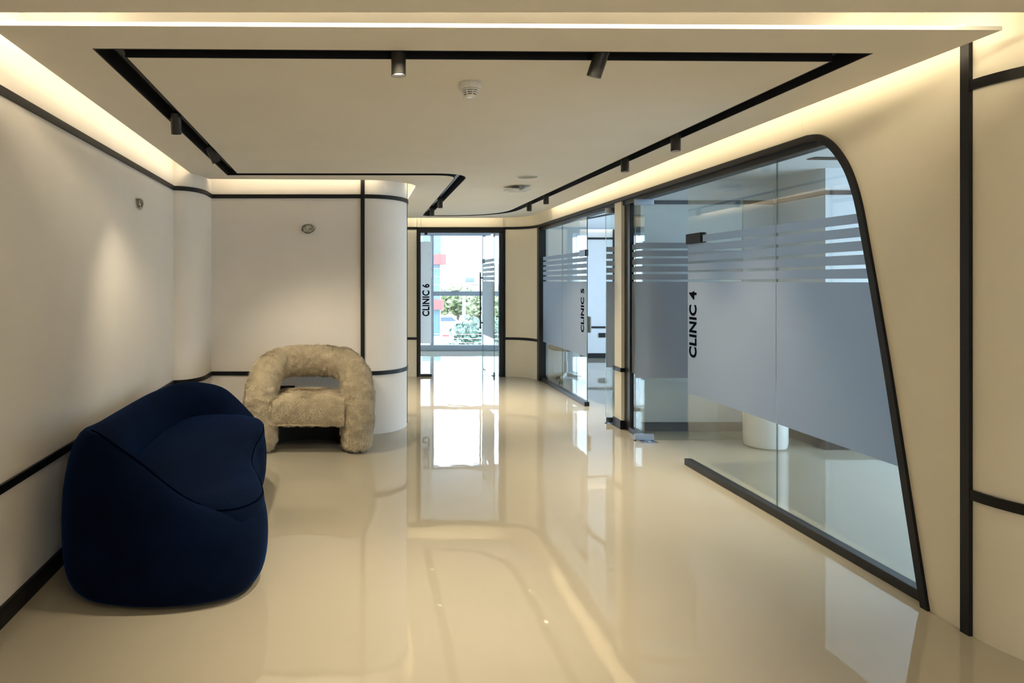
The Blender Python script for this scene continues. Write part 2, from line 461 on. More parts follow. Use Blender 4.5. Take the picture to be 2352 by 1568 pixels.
structure(MB().box(0.53, 0.538, 6.67, 6.70, 0, TOP), 'trim_10', 'black_trim', 'thin vertical black trim at the edge of the rounded column', 'wall trim')
band([(0.53, 9.9), (0.945, 9.9)], ZU, 'trim_11', 'upper black trim band left of the clinic 6 door')
band([(0.53, 9.9), (0.945, 9.9)], ZL, 'trim_12', 'lower black trim band left of the clinic 6 door')
ec = endcurve[:-1]
band(ec, ZU, 'trim_13', 'upper black trim band on the curved wall right of clinic 6')
band(ec, ZL, 'trim_14', 'lower black trim band on the curved wall right of clinic 6')
np_ = near_path
vt = [(WX(2.70), 2.70), (WX(2.66), 2.66)]
structure(MB().strip([(WX(2.705) , 2.705), (WX(2.665), 2.665)], 0, -0.016, 0, HC + 0.06), 'trim_15', 'black_trim', 'tall vertical black trim near the right edge of the picture', 'wall trim')
band(np_, ZU, 'trim_16', 'upper black trim band on the curved wall at the right edge', side=-1, h=0.02)
band(np_, ZL, 'trim_17', 'lower black trim band on the curved wall at the right edge', side=-1, h=0.02)
# panel joints in the cream wall (fine dark reveals)
for i, (y, z0, z1) in enumerate([(3.715, 2.285, TOP), (6.45, 2.285, TOP)]):
    structure(MB().box(WX(y) - 0.0008, WX(y) + 0.001, y - 0.0015, y + 0.0015, z0, z1), 'trim_%d' % (18 + i), 'cream_panel',
              ['fine panel joint above the apex of the swept glass frame', 'fine panel joint above the cream post between clinics'][i], 'panel joint')
for i, x in enumerate((1.0, 2.25)):
    structure(MB().box(x - 0.002, x + 0.002, 9.8985, 9.9, 2.27, TOP), 'trim_%d' % (20 + i), 'grey_plastic',
              ['fine panel joint above the left jamb of clinic 6', 'fine panel joint above the right jamb of clinic 6'][i], 'panel joint')

# ------------------------------------------------------------------ lettering
def lettering(body, origin, right, up, parent, size=0.11, length=0.5):
    cu = bpy.data.curves.new('lettering', 'FONT'); cu.body = body; cu.size = size; cu.extrude = 0.0008; cu.space_character = 1.06
    cu.offset = 0.0035
    tmp = bpy.data.objects.new('lettering_source', cu); C.objects.link(tmp)
    bpy.context.view_layer.update()
    me = bpy.data.meshes.new_from_object(tmp.evaluated_get(bpy.context.evaluated_depsgraph_get()))
    bpy.data.objects.remove(tmp); bpy.data.curves.remove(cu)
    xs = [v.co.x for v in me.vertices]; k = length / (max(xs) - min(xs)); x0 = min(xs)
    R = Vector(right); U = Vector(up); Nn = R.cross(U); O = Vector(origin) - WLOC[parent.name]
    for v in me.vertices:
        v.co = O + R * ((v.co.x - x0) * k) + U * (v.co.y * k * 1.22) + Nn * (v.co.z + 0.0015)
    me.materials.clear(); me.materials.append(MATS['letter_black'])
    ob = bpy.data.objects.new('lettering', me); C.objects.link(ob); ob.parent = parent
    ob['label'] = 'black lettering ' + body
    return ob

STRIPES = [(0.57, 1.443), (1.462, 1.513), (1.533, 1.584), (1.604, 1.655), (1.675, 1.726), (1.746, 1.797)]
GX = 0.05     # glass plane behind the face of the right wall

# ------------------------------------------------------------------ window_1: swept glass screen of clinic 4
w1 = thing('window_1', 'large swept glass screen of clinic 4 with frosted stripes and black curved frame', 'glass screen', (WX(3), 3, 0), kind='structure')
# trim that follows the edge of the opening, proud of the wall
co = curve_o + [(5.0, HEAD + 0.004), (9.60, HEAD + 0.004)]
ci = offset(co, -0.038)
mb = MB(); n = len(co); vs = []
for p, q in zip(co, ci):
    for (u, v), a in ((p, -0.014), (q, -0.014), (q, 0.02), (p, 0.02)):
        vs.append((WX(u) + a, u, max(0.0, v)))
fs = []
for i in range(n - 1):
    for k in range(4):
        l = (k + 1) % 4
        fs.append((4 * i + k, 4 * i + l, 4 * i + 4 + l, 4 * i + 4 + k))
fs += [(0, 1, 2, 3), (4 * n - 4, 4 * n - 3, 4 * n - 2, 4 * n - 1)]
mb.add(vs, fs).build('curved_frame', 'black_trim', w1, smooth=30)
# reveal between wall trim and glass
ri = offset(curve_o, -0.036)
rj = offset(curve_o, -0.030)
mb = MB(); n = len(ri); vs = []
for p, q in zip(rj, ri):
    for (u, v), a in ((p, 0.018), (q, 0.018), (q, GX + 0.045), (p, GX + 0.045)):
        vs.append((WX(u) + a, u, max(0.0, v)))
fs = []
for i in range(n - 1):
    for k in range(4):
        l = (k + 1) % 4
        fs.append((4 * i + k, 4 * i + l, 4 * i + 4 + l, 4 * i + 4 + k))
mb.add(vs, fs).build('reveal', 'black_frame', w1, smooth=30)
MB().solid([[(3.45, 2.19), (6.40, 2.19), (6.40, 2.245), (3.45, 2.245)]], wallmap, 0.016, GX + 0.045).build('head_rail', 'black_frame', w1, bevel=0.004)
MB().solid([[(2.885, 0.0), (5.16, 0.0), (5.16, 0.05), (2.89, 0.05)]], wallmap, 0.022, GX + 0.03).build('sill_rail', 'black_frame', w1, bevel=0.004)
MB().solid([[(5.97, 0.0), (6.27, 0.0), (6.27, 0.05), (5.97, 0.05)]], wallmap, 0.022, GX + 0.03).build('sill_rail', 'black_frame', w1, bevel=0.004)
MB().solid([[(6.26, 0.0), (6.395, 0.0), (6.395, 2.20), (6.26, 2.20)]], wallmap, 0.03, GX + 0.04).build('post', 'black_frame', w1, bevel=0.004)
inner = offset(curve_o, -0.037)
def edge_y(z):
    for (a, b) in zip(inner[:-1], inner[1:]):
        if a[1] <= z <= b[1]: return a[0] + (b[0] - a[0]) * (z - a[1]) / max(1e-6, b[1] - a[1])
    return inner[-1][0]
def outline(y1, z0, z1, n=24):
    """glass or film outline between the swept edge and y1"""
    pts = [(edge_y(z0 + (z1 - z0) * i / n), z0 + (z1 - z0) * i / n) for i in range(n + 1)]
    return pts + [(y1, z1), (y1, z0)]
def rect(y0, y1, z0, z1): return [(y0, z0), (y1, z0), (y1, z1), (y0, z1)]
JY = 4.035
pa = MB().solid([outline(JY - 0.002, 0.04, 2.19)], wallmap, GX, GX + 0.010).build('glass_pane', 'glass', w1)
pb = MB().solid([rect(JY + 0.002, 5.157, 0.04, 2.20)], wallmap, GX, GX + 0.010).build('glass_pane', 'glass', w1)
pc = MB().solid([rect(5.99, 6.26, 0.04, 2.20)], wallmap, GX, GX + 0.010).build('glass_pane', 'glass', w1)
MB().solid([rect(JY - 0.002, JY + 0.002, 0.05, 2.19)], wallmap, GX + 0.001, GX + 0.009).build('joint', 'glass_edge', w1)
for (z0, z1) in STRIPES:
    MB().solid([outline(JY - 0.002, z0, z1)], wallmap, GX - 0.0015, GX - 0.0005).build('frosted_film', 'frost_film', pa)
    MB().solid([rect(JY + 0.002, 5.155 if z0 < 1.45 else (5.155 if z0 < 1.5 else 5.155), z0, z1)], wallmap, GX - 0.0015, GX - 0.0005).build('frosted_film', 'frost_film', pb)
    MB().solid([rect(5.99, 6.26, z0, z1)], wallmap, GX - 0.0015, GX - 0.0005).build('frosted_film', 'frost_film', pc)
lettering('CLINIC 4', (WX(5.0) + GX - 0.0015, 5.02, 0.855), (0, 0, 1), (0.0235, 1, 0), pb, length=0.515)
MB().solid([rect(4.925, 5.16, 1.74, 1.818)], wallmap, GX - 0.018, GX + 0.03).build('lock_plate', 'black_matte', w1, bevel=0.006)

# ------------------------------------------------------------------ hinged glass leaves
def leaf(name, label, hx, hy, wdt, hgt, along, extra):
    """glass leaf hinged at (hx, hy); along = 'x' or 'y' is the way it stands open"""
    d = thing(name, label, 'glass door', (hx, hy, 0), kind='structure')
    def bx(a0, a1, t0, t1, z0, z1):
        return MB().box(hx + a0, hx + a1, hy + t0, hy + t1, z0, z1) if along == 'x' else MB().box(hx + t0, hx + t1, hy + a0, hy + a1, z0, z1)
    g = bx(0, wdt, -0.005, 0.005, 0.012, hgt).build('glass_leaf', 'glass', d)
    for (z0, z1) in STRIPES:
        bx(0.002, wdt - 0.002, -0.0065, -0.0055, z0, z1).build('frosted_film', extra or 'frost_film', g)
    bx(-0.001, 0.0, -0.005, 0.005, 0.012, hgt).build('glass_edge', 'glass_edge', g)
    bx(wdt, wdt + 0.001, -0.005, 0.005, 0.012, hgt).build('glass_edge', 'glass_edge', g)
    bx(-0.004, 0.165, -0.016, 0.016, hgt - 0.050, hgt + 0.003).build('patch_fitting', 'steel', d, bevel=0.003)
    bx(-0.004, 0.165, -0.016, 0.016, 0.008, 0.062).build('patch_fitting', 'steel', d, bevel=0.003)
    MB().lathe([(0.012, 0), (0.012, 0.004), (0.006, 0.006)], (0, 0, 0), 16).build('bolt', 'black_frame', d, local=True, smooth=40)
    pl = bx(0.03, 0.17, -0.09, 0.05, 0.0, 0.004).build('floor_plate', 'steel', d)
    MB().lathe([(0.028, 0), (0.028, 0.006), (0.022, 0.009)], (hx + (0.1 if along == 'x' else 0), hy + (-0.03 if along == 'x' else 0.1), 0.003), 24).build('pivot', 'steel', pl, smooth=40)
    # pull bar
    hz0, hz1 = 0.66, 1.60
    for s in (-1,):
        if along == 'y':
            bar = MB().tube([(hx + s * 0.05, hy + wdt - 0.06, hz0), (hx + s * 0.05, hy + wdt - 0.06, hz1)], 0.011, 12).build('pull_bar', 'black_trim', d, smooth=40)
            MB().box(hx - 0.016, hx + 0.016, hy + wdt - 0.17, hy + wdt - 0.01, 1.74, 1.81).build('lock_plate', 'black_matte', d, bevel=0.004)
            for z in (hz0 + 0.10, hz1 - 0.10):
                MB().tube([(hx + s * 0.05, hy + wdt - 0.06, z), (hx + 0.006, hy + wdt - 0.06, z)], 0.011, 10).build('standoff', 'black_trim', bar, smooth=40)
    return d, g
leaf('door_1', 'open frosted glass door of clinic 4 standing into the room', 2.545, 5.93, 0.975, 2.19, 'x', None)
leaf('door_2', 'open frosted glass door of clinic 5 half hidden by the cream post', 2.56, 6.66, 0.93, 2.19, 'x', None)

# cream post between the two clinics
po = thing('wall_post', 'narrow cream post between the clinic 4 and clinic 5 glass', 'wall post', (WX(6.48), 6.48, 0), kind='structure')
MB().solid([rect(6.395, 6.57, 0, HEAD)], wallmap, 0.0, 0.13).build('body', 'cream_panel', po)
MB().solid([rect(6.381, 6.584, ZL - TH, ZL + TH)], wallmap, -0.014, 0.05).build('band', 'black_trim', po)
MB().solid([rect(6.379, 6.586, 0, 0.085)], wallmap, -0.016, 0.05).build('skirting', 'black_trim', po, bevel=0.003)

# ------------------------------------------------------------------ window_2: glass screen of clinic 5
w2 = thing('window_2', 'frosted glass screen of clinic 5 beside its open doorway', 'glass screen', (WX(8.5), 8.5, 0), kind='structure')
MB().solid([rect(6.57, 9.5, 2.19, 2.245)], wallmap, 0.016, GX + 0.045).build('head_rail', 'black_frame', w2, bevel=0.004)
MB().solid([rect(7.56, 9.5, 0, 0.05)], wallmap, 0.022, GX + 0.03).build('sill_rail', 'black_frame', w2, bevel=0.004)
MB().solid([rect(9.47, 9.62, 0, 2.25)], wallmap, -0.012, GX + 0.04).build('post', 'black_frame', w2, bevel=0.004)
MB().solid([rect(6.57, 6.60, 0, 2.2)], wallmap, 0.03, GX + 0.03).build('post', 'black_frame', w2)
q1 = MB().solid([rect(7.565, 8.54, 0.04, 2.2)], wallmap, GX, GX + 0.01).build('glass_pane', 'glass', w2)
q2 = MB().solid([rect(8.545, 9.48, 0.04, 2.2)], wallmap, GX, GX + 0.01).build('glass_pane', 'glass', w2)
MB().solid([rect(7.56, 7.565, 0.04, 2.2)], wallmap, GX, GX + 0.01).build('glass_edge', 'glass_edge', w2)
MB().solid([rect(8.54, 8.545, 0.05, 2.2)], wallmap, GX + 0.001, GX + 0.009).build('joint', 'glass_edge', w2)
for (z0, z1) in STRIPES:
    MB().solid([rect(7.568, 8.54, z0, z1)], wallmap, GX - 0.0015, GX - 0.0005).build('frosted_film', 'frost_film', q1)
    MB().solid([rect(8.545, 9.47, z0, z1)], wallmap, GX - 0.0015, GX - 0.0005).build('frosted_film', 'frost_film', q2)
lettering('CLINIC 5', (WX(7.66) + GX - 0.0015, 7.66, 0.845), (0, 0, 1), (0.0235, 1, 0), q1, length=0.515)
MB().solid([rect(7.58, 7.80, 1.74, 1.815)], wallmap, GX - 0.014, GX + 0.024).build('lock_plate', 'black_frame', w2, bevel=0.004)

# ------------------------------------------------------------------ window_3: clinic 6 door frame and side light
w3 = thing('window_3', 'black framed side light and doorway of clinic 6 at corridor end', 'door frame', (1.6, 9.9, 0), kind='structure')
MB().box(0.937, 0.965, 9.885, 9.95, 0, 2.255).build('jamb', 'black_trim', w3, bevel=0.003)
MB().box(0.963, 0.998, 9.90, 9.96, 0, 2.20).build('jamb', 'black_frame', w3, bevel=0.003)
MB().box(2.250, 2.280, 9.885, 9.95, 0, 2.255).build('jamb', 'black_trim', w3, bevel=0.003)
MB().box(2.190, 2.252, 9.90, 9.96, 0, 2.20).build('jamb', 'black_frame', w3, bevel=0.003)
MB().box(0.937, 2.280, 9.885, 9.95, 2.228, 2.265).build('head', 'black_trim', w3, bevel=0.003)
MB().box(0.965, 2.252, 9.90, 9.96, 2.178, 2.23).build('head', 'black_frame', w3, bevel=0.003)
MB().box(0.998, 1.168, 9.90, 9.95, 0, 0.04).build('bottom_rail', 'black_frame', w3, bevel=0.003)
g3 = MB().box(0.998, 1.166, 9.92, 9.93, 0.035, 2.18).build('glass_pane', 'clear_glass', w3)
MB().box(1.000, 1.160, 9.931, 9.932, 0.50, 2.05).build('frosted_film', 'white_film', g3)
lettering('CLINIC 6', (1.128, 9.918, 0.915), (0, 0, 1), (-1, 0, 0), g3, length=0.49)
MB().box(1.06, 1.10, 9.90, 9.94, 2.15, 2.185).build('lock_plate', 'black_matte', w3)
g4 = MB().box(2.14, 2.19, 9.92, 9.93, 0.0, 2.18).build('glass_pane', 'clear_glass', w3)
leaf('door_3', 'open glass door of clinic 6 with a long black pull bar', 2.122, 9.94, 0.90, 2.17, 'y', 'white_film')

# street window of clinic 6
w4 = thing('window_4', 'aluminium street window of clinic 6 with a wide transom', 'window', (1.6, 13.6, 0), kind='structure')
for i, x in enumerate((-0.95, 0.45, 1.605, 2.69, 3.2)):
    MB().box(x - 0.035, x + 0.035, 13.57, 13.67, 0.10, 2.40).build('mullion', 'aluminium', w4, bevel=0.004)
MB().box(-1.0, 3.25, 13.57, 13.67, 2.39, 2.50).build('head_rail', 'aluminium', w4)
MB().box(-1.0, 3.25, 13.56, 13.68, 0.0, 0.12).build('bottom_rail', 'aluminium', w4, bevel=0.006)
MB().box(-1.0, 3.25, 13.575, 13.665, 1.14, 1.235).build('transom', 'aluminium', w4, bevel=0.004)
for (a, b_) in ((-0.915, 0.415), (0.485, 1.57), (1.64, 2.655), (2.725, 3.165)):
    for (z0, z1) in ((0.12, 1.14), (1.235, 2.39)):
        MB().box(a, b_, 13.615, 13.621, z0, z1).build('glass_pane', 'clear_glass', w4)
MB().box(2.0, 2.16, 13.53, 13.57, 1.235, 1.25).build('latch', 'grey_plastic', w4)
structure(MB().box(-1.1, 3.3, 13.57, 13.68, 2.5, TOP), 'wall_street', 'clinic_white', 'white strip of wall above the street window', 'wall')

w7 = thing('window_7', 'narrow lobby window behind the viewer', 'window', (1.8, -3.15, 0.3), kind='structure')
for x in (1.42, 1.8, 2.18):
    MB().box(x - 0.02, x + 0.02, -3.19, -3.11, 0.3, 2.1).build('mullion', 'aluminium', w7)
for j in range(2):
    MB().box(1.44 + j * 0.38, 1.78 + j * 0.38, -3.153, -3.147, 0.3, 2.1).build('glass_pane', 'clear_glass', w7)
# windows in the outer wall of clinics 4 and 5
for i, (y0, y1) in enumerate(((2.46, 5.6), (6.8, 10.9))):
    w = thing('window_%d' % (5 + i), ['wide outer window of clinic 4', 'wide outer window of clinic 5'][i], 'window', (6.65, y0, 0.35), kind='structure')
    for j in range(4):
        y = y0 + (y1 - y0) * j / 3
        MB().box(6.61, 6.69, y - 0.03, y + 0.03, 0.08, 2.42).build('mullion', 'aluminium', w)
    MB().box(6.61, 6.69, y0, y1, 0.08, 0.13).build('bottom_rail', 'aluminium', w)
    MB().box(6.61, 6.69, y0, y1, 2.37, 2.42).build('head_rail', 'aluminium', w)
    for j in range(3):
        ya = y0 + (y1 - y0) * j / 3 + 0.03; yb = y0 + (y1 - y0) * (j + 1) / 3 - 0.03
        MB().box(6.645, 6.651, ya, yb, 0.13, 2.37).build('glass_pane', 'clear_glass', w)

# ------------------------------------------------------------------ inside the clinics
zc = 2.21
band([(2.76, 6.32), (4.05, 6.32), (4.05, 5.62), (6.6, 5.62)], zc, 'trim_22', 'upper black trim band on the stepped wall inside clinic 4')
structure(MB().strip([(2.76, 6.32), (4.05, 6.32), (4.05, 5.62), (6.6, 5.62)], 0, -0.016, 0, 0.085), 'baseboard_clinic', 'black_trim', 'black skirting along the stepped wall inside clinic 4', 'baseboard')
structure(MB().box(2.740, 2.756, 6.300, 6.32, 0, 2.42), 'trim_23', 'black_trim', 'vertical black trim at the corner of the clinic 4 partition', 'wall trim')
band([(3.3, 12.3), (6.6, 12.3)], ZU, 'trim_24', 'upper black trim band on the far wall of clinic 5')
band([(3.3, 12.3), (6.6, 12.3)], ZL, 'trim_25', 'lower black trim band on the far wall of clinic 5')
structure(MB().box(4.86, 4.90, 12.285, 12.3, 0, 2.42), 'trim_26', 'black_trim', 'vertical black trim on the far wall of clinic 5', 'wall trim')
structure(MB().box(3.3, 6.6, 12.284, 12.3, 0, 0.09), 'baseboard_far', 'black_trim', 'black skirting along the far wall of clinic 5', 'baseboard')

def socket(loc, label):
    t = thing('wall_socket', label, 'socket', loc, group='black wall sockets')
    x, y, z = loc
    MB().box(x - 0.07, x + 0.07, y - 0.012, y, z - 0.042, z + 0.042).build('plate', 'black_matte', t, bevel=0.004)
    for dx in (-0.035, 0.03):
        MB().box(x + dx - 0.02, x + dx + 0.02, y - 0.014, y - 0.0121, z - 0.022, z + 0.022).build('outlet', 'black_trim', t)
socket((4.66, 12.288, 0.43), 'black double socket on the far wall of clinic 5')
socket((-0.635, 6.17, 0.42), 'black double socket on the wall behind the armchair seat')

# ceiling track and spots of the clinics are built with the spots below
bn = thing('waste_bin', 'white round bin standing on the floor inside clinic 4', 'bin', (3.60, 5.73, 0))
MB().lathe([(0.15, 0.008), (0.165, 0.012), (0.172, 0.05), (0.172, 0.55), (0.168, 0.56), (0.160, 0.56), (0.158, 0.10), (0.0, 0.10)], (3.60, 5.73, 0), 40).build('bucket', 'white_gloss', bn, smooth=40)
MB().lathe([(0.160, 0.0), (0.160, 0.0085), (0.1, 0.0085)], (3.60, 5.73, 0), 40).build('base_ring', 'grey_plastic', bn, smooth=40)

def office_chair(loc, label):
    t = thing('office_chair', label, 'chair', loc)
    x, y, z = loc
    MB().lathe([(0.0, 0.46), (0.20, 0.46), (0.235, 0.475), (0.245, 0.50), (0.235, 0.53), (0.18, 0.545), (0.0, 0.545)][::-1], (x, y, z), 32).build('seat', 'grey_plastic', t, smooth=60)
    P = catmull([(x + 0.2, y - 0.1, 0.50), (x + 0.27, y - 0.02, 0.62), (x + 0.29, y + 0.02, 0.80)], 5)
    MB().tube(P, 0.018, 10).build('back_stem', 'white_plastic', t, smooth=60)
    MB().box(x + 0.26, x + 0.30, y - 0.2, y + 0.22, 0.72, 0.95).build('backrest', 'grey_plastic', t, bevel=0.018)
    MB().lathe([(0.025, 0.10), (0.025, 0.30), (0.018, 0.30), (0.018, 0.47)], (x, y, z), 16).build('gas_lift', 'steel', t, smooth=40)
    for k in range(5):
        a = 2 * PI * k / 5 + 0.4
        ex, ey = x + 0.27 * math.cos(a), y + 0.27 * math.sin(a)
        lg = MB().tube([(x + 0.02 * math.cos(a), y + 0.02 * math.sin(a), 0.12), (ex, ey, 0.085)], [0.028, 0.016], 8).build('leg', 'white_plastic', t, smooth=40)
        c = MB()
        for s in (-1, 1):
            ox, oy = -math.sin(a) * 0.016 * s, math.cos(a) * 0.016 * s
            c.tube([(ex + ox * 0.5, ey + oy * 0.5, 0.032), (ex + ox * 1.4, ey + oy * 1.4, 0.032)], 0.031, 14)
        c.tube([(ex, ey, 0.03), (ex, ey, 0.09)], 0.007, 8)
        c.build('caster', 'black_matte', lg, smooth=40)
office_chair((3.10, 10.9, 0) if False else (3.02, 9.35, 0), 'office chair on casters behind the clinic 5 glass')

# ------------------------------------------------------------------ track spots
def spot(px, py, direction, label, power=SPOT_W, z0=2.42, ln=0.125, size=82, grp='black track spotlights'):
    t = thing('track_spotlight', label, 'spotlight', (px, py, z0), group=grp)
    d = Vector(direction).normalized()
    q = Vector((0, 0, -1)).rotation_difference(d)
    head = MB().lathe([(0.0, 0.0), (0.026, 0.0), (0.030, -0.004), (0.030, -ln), (0.0275, -ln), (0.0265, -ln + 0.020), (0.0, -ln + 0.020)], (0, 0, 0), 28)
    head.v = [tuple(q @ Vector(p)) for p in head.v]
    head.build('head', 'spot_black', t, local=True, smooth=40)
    ring = MB().lathe([(0.0262, -ln + 0.0195), (0.0262, -ln + 0.012), (0.0, -ln + 0.012)][::-1], (0, 0, 0), 24)
    ring.v = [tuple(q @ Vector(p)) for p in ring.v]
    ring.build('lens', 'spot_lens', t, local=True, smooth=40)
    MB().tube([(0, 0, -0.012), (0, 0, 0.03)], 0.008, 10).build('stem', 'spot_black', t, local=True, smooth=40)
    MB().box(-0.016, 0.016, -0.045, 0.045, 0.024, 0.034).build('adapter', 'black_matte', t, local=True)
    ld = bpy.data.lights.new('spot_light', 'SPOT'); ld.energy = power; ld.color = (1.0, 0.865, 0.64)
    ld.spot_size = math.radians(size); ld.spot_blend = 1.0; ld.shadow_soft_size = 0.022
    lo = bpy.data.objects.new('spot_light', ld); C.objects.link(lo); lo.parent = t
    lo.location = q @ Vector((0, 0, -ln - 0.002))
    lo.rotation_euler = q.to_euler()
    return t
spot(0.18, 2.688, (0, 0, -1), 'lit black spotlight hanging straight down, left of two on the near track')
spot(1.03, 2.70, (-0.26, 0.30, -1), 'tilted black spotlight, right of two on the near track')
spot(-1.03, 3.75, (-0.06, 0.40, -1), 'nearer black spotlight on the left track, tilted slightly', power=44, size=80)
spot(-1.05, 4.70, (0.42, 0.35, -1), 'farther black spotlight on the left track, tilted towards the armchair', power=85)
spot(2.088, 4.25, (0, 0, -1), 'black spotlight on the right track nearest the swept glass apex')
spot(2.093, 5.06, (0, 0, -1), 'black spotlight second along the right track')
spot(2.106, 7.19, (0, 0, -1), 'black spotlight third along the right track above clinic 5')
spot(2.11, 7.90, (0, 0, -1), 'farthest black spotlight on the right track near its bend')
spot(0.988, 7.57, (0, 0, -1), 'nearer black spotlight on the short corridor track')
spot(1.004, 8.49, (0, 0, -1), 'farther black spotlight on the short corridor track')

# fill spots added in the unseen lobby to lift the overall light level
for i, (x, y) in enumerate([(0.1, 0.9), (1.1, 0.9), (2.4, 0.9), (-0.1, -1.2), (0.9, -1.2), (2.4, -1.2), (4.6, 0.6), (4.6, -1.4)]):
    spot(x, y, (0, 0, -1), ['near', 'near', 'near', 'far', 'far', 'far', 'near side', 'far side'][i] + ' row fill spotlight added in the unseen lobby, ' + ['left', 'middle', 'right', 'left', 'middle', 'right', 'outer', 'outer'][i] + ' one', z0=HC, size=120, power=(35 if y > 0 else 130), grp='added lobby fill lights')
# tracks in the clinics
def room_track(x0, y0, x1, y1, label, z=2.42):
    t = thing('ceiling_track', label, 'light track', (x0, y0, z), group='tracks in the clinics')
    MB().strip([(x0, y0), (x1, y1)], -0.05, 0.05, z - 0.006, z).build('rail', 'black_matte', t)
room_track(3.60, 5.15, 6.2, 5.30, 'black track on the clinic 4 ceiling behind the frame apex')
room_track(3.55, 10.6, 3.95, 7.6, 'black track on the clinic 5 ceiling behind its doorway')
spot(3.80, 8.7, (0.3, 0.2, -1), 'black spotlight on the clinic 5 ceiling track', power=4, z0=2.385, grp='clinic spotlights')

# ------------------------------------------------------------------ ceiling fittings
sd = thing('smoke_detector', 'white round smoke detector on the ceiling', 'smoke detector', (0.545, 3.09, HC))
MB().lathe([(0.0, 0), (0.050, 0), (0.052, -0.004), (0.052, -0.026), (0.047, -0.032), (0.0, -0.032)], (0.545, 3.09, HC), 40).build('base', 'white_plastic', sd, smooth=40)
for k in range(3):
    MB().lathe([(0.0, -0.032 - k * 0.0085), (0.045 - 0.005 * k, -0.0335 - k * 0.0085), (0.043 - 0.005 * k, -0.0385 - k * 0.0085), (0.0, -0.0385 - k * 0.0085)], (0.545, 3.09, HC), 36).build('louvre', 'white_plastic', sd, smooth=40)
MB().lathe([(0.0, -0.030), (0.030, -0.030), (0.030, -0.058), (0.0, -0.058)], (0.545, 3.09, HC), 24).build('chamber', 'black_matte', sd, smooth=40)
for k in range(8):
    a = 2 * PI * k / 8 + 0.2
    MB().tube([(0.545 + 0.042 * math.cos(a), 3.09 + 0.042 * math.sin(a), HC - 0.030), (0.545 + 0.030 * math.cos(a), 3.09 + 0.030 * math.sin(a), HC - 0.06)], 0.0035, 6).build('rib', 'white_plastic', sd)
MB().lathe([(0.0, -0.056), (0.029, -0.056), (0.029, -0.062), (0.024, -0.066), (0.0, -0.067)], (0.545, 3.09, HC), 32).build('cap', 'white_gloss', sd, smooth=40)

sp = thing('ceiling_speaker', 'flush round speaker grille in the ceiling', 'speaker', (1.551, 5.86, HC))
MB().lathe([(0.088, 0.001), (0.105, 0.001), (0.105, -0.005), (0.100, -0.008), (0.090, -0.007), (0.088, -0.004)], (1.551, 5.86, HC), 48).build('rim', 'white_plastic', sp, smooth=40)
MB().lathe([(0.0, -0.001), (0.089, -0.001), (0.089, -0.004), (0.0, -0.005)], (1.551, 5.86, HC), 48).build('grille', 'speaker_mesh', sp, smooth=40)

ap = thing('wifi_router', 'white flat wireless access point hanging askew under the ceiling', 'router', (1.61, 6.47, HC))
rr = fillet([(-0.115, -0.115), (0.115, -0.115), (0.115, 0.115), (-0.115, 0.115)], [0.05] * 4, 6)
def ap_map(u, v, a):
    q = Matrix.Rotation(math.radians(4), 3, 'X') @ Matrix.Rotation(0.12, 3, 'Z') @ Vector((u, v, a))
    return (1.61 + q.x, 6.47 + q.y, HC - 0.042 + q.z)
MB().solid([rr], ap_map, -0.004, 0.016).build('case', 'white_plastic', ap, bevel=0.006)
MB().solid([[(u * 0.8, v * 0.8) for u, v in rr]], ap_map, -0.009, -0.004).build('cover', 'white_gloss', ap, bevel=0.004)
MB().solid([[(u * 0.5, v * 0.5) for u, v in rr]], ap_map, 0.016, 0.026).build('back_plate', 'grey_plastic', ap)
MB().box(1.60, 1.63, 6.35, 6.38, HC - 0.048, HC).build('bracket', 'grey_plastic', ap)

# ------------------------------------------------------------------ loose wire coils
def coil(loc, nrm, right, label, sc, spec):
    t = thing('wire_coil', label, 'wires', loc, group='loose wires left on the walls')
    o = Vector(loc); n_ = Vector(nrm); r_ = Vector(right); u_ = Vector((0, 0, 1))
    rnd = random.Random(spec)
    for k, mt in enumerate(('wire_black', 'wire_brown', 'wire_grey', 'wire_green', 'wire_grey')):
        cx, cz = rnd.uniform(-0.018, 0.018), rnd.uniform(-0.012, 0.012)
        rx, rz = rnd.uniform(0.032, 0.050), rnd.uniform(0.024, 0.036); ph = rnd.uniform(0, 6); tl = rnd.uniform(-0.5, 0.5)
        pts = []
        for i in range(22):
            a = ph + 2 * PI * 1.15 * i / 21
            x = rx * math.cos(a); z = rz * math.sin(a)
            x, z = x * math.cos(tl) - z * math.sin(tl), x * math.sin(tl) + z * math.cos(tl)
            dd = 0.016 + 0.010 * math.sin(a * 1.3 + k) + 0.003 * k
            pts.append(o + r_ * (cx + x) * sc + u_ * (cz + z) * sc + n_ * dd)
        MB().tube(pts, 0.0023, 7).build('wire', mt, t, smooth=60)
    MB().tube([o - n_ * 0.002, o + n_ * 0.012 + r_ * 0.01, o + n_ * 0.02 + r_ * 0.03], 0.006, 8).build('cable_end', 'wire_grey', t, smooth=60)
coil((-1.545, 4.62, 2.0), (1, 0.025, 0), (0.025, -1, 0), 'tangled grey wires sticking out of the left wall', 1.0, 3)
coil((-0.432, 6.17, 1.94), (0, -1, 0), (1, 0, 0), 'tangled black and green wires on the wall above the armchair', 1.25, 11)

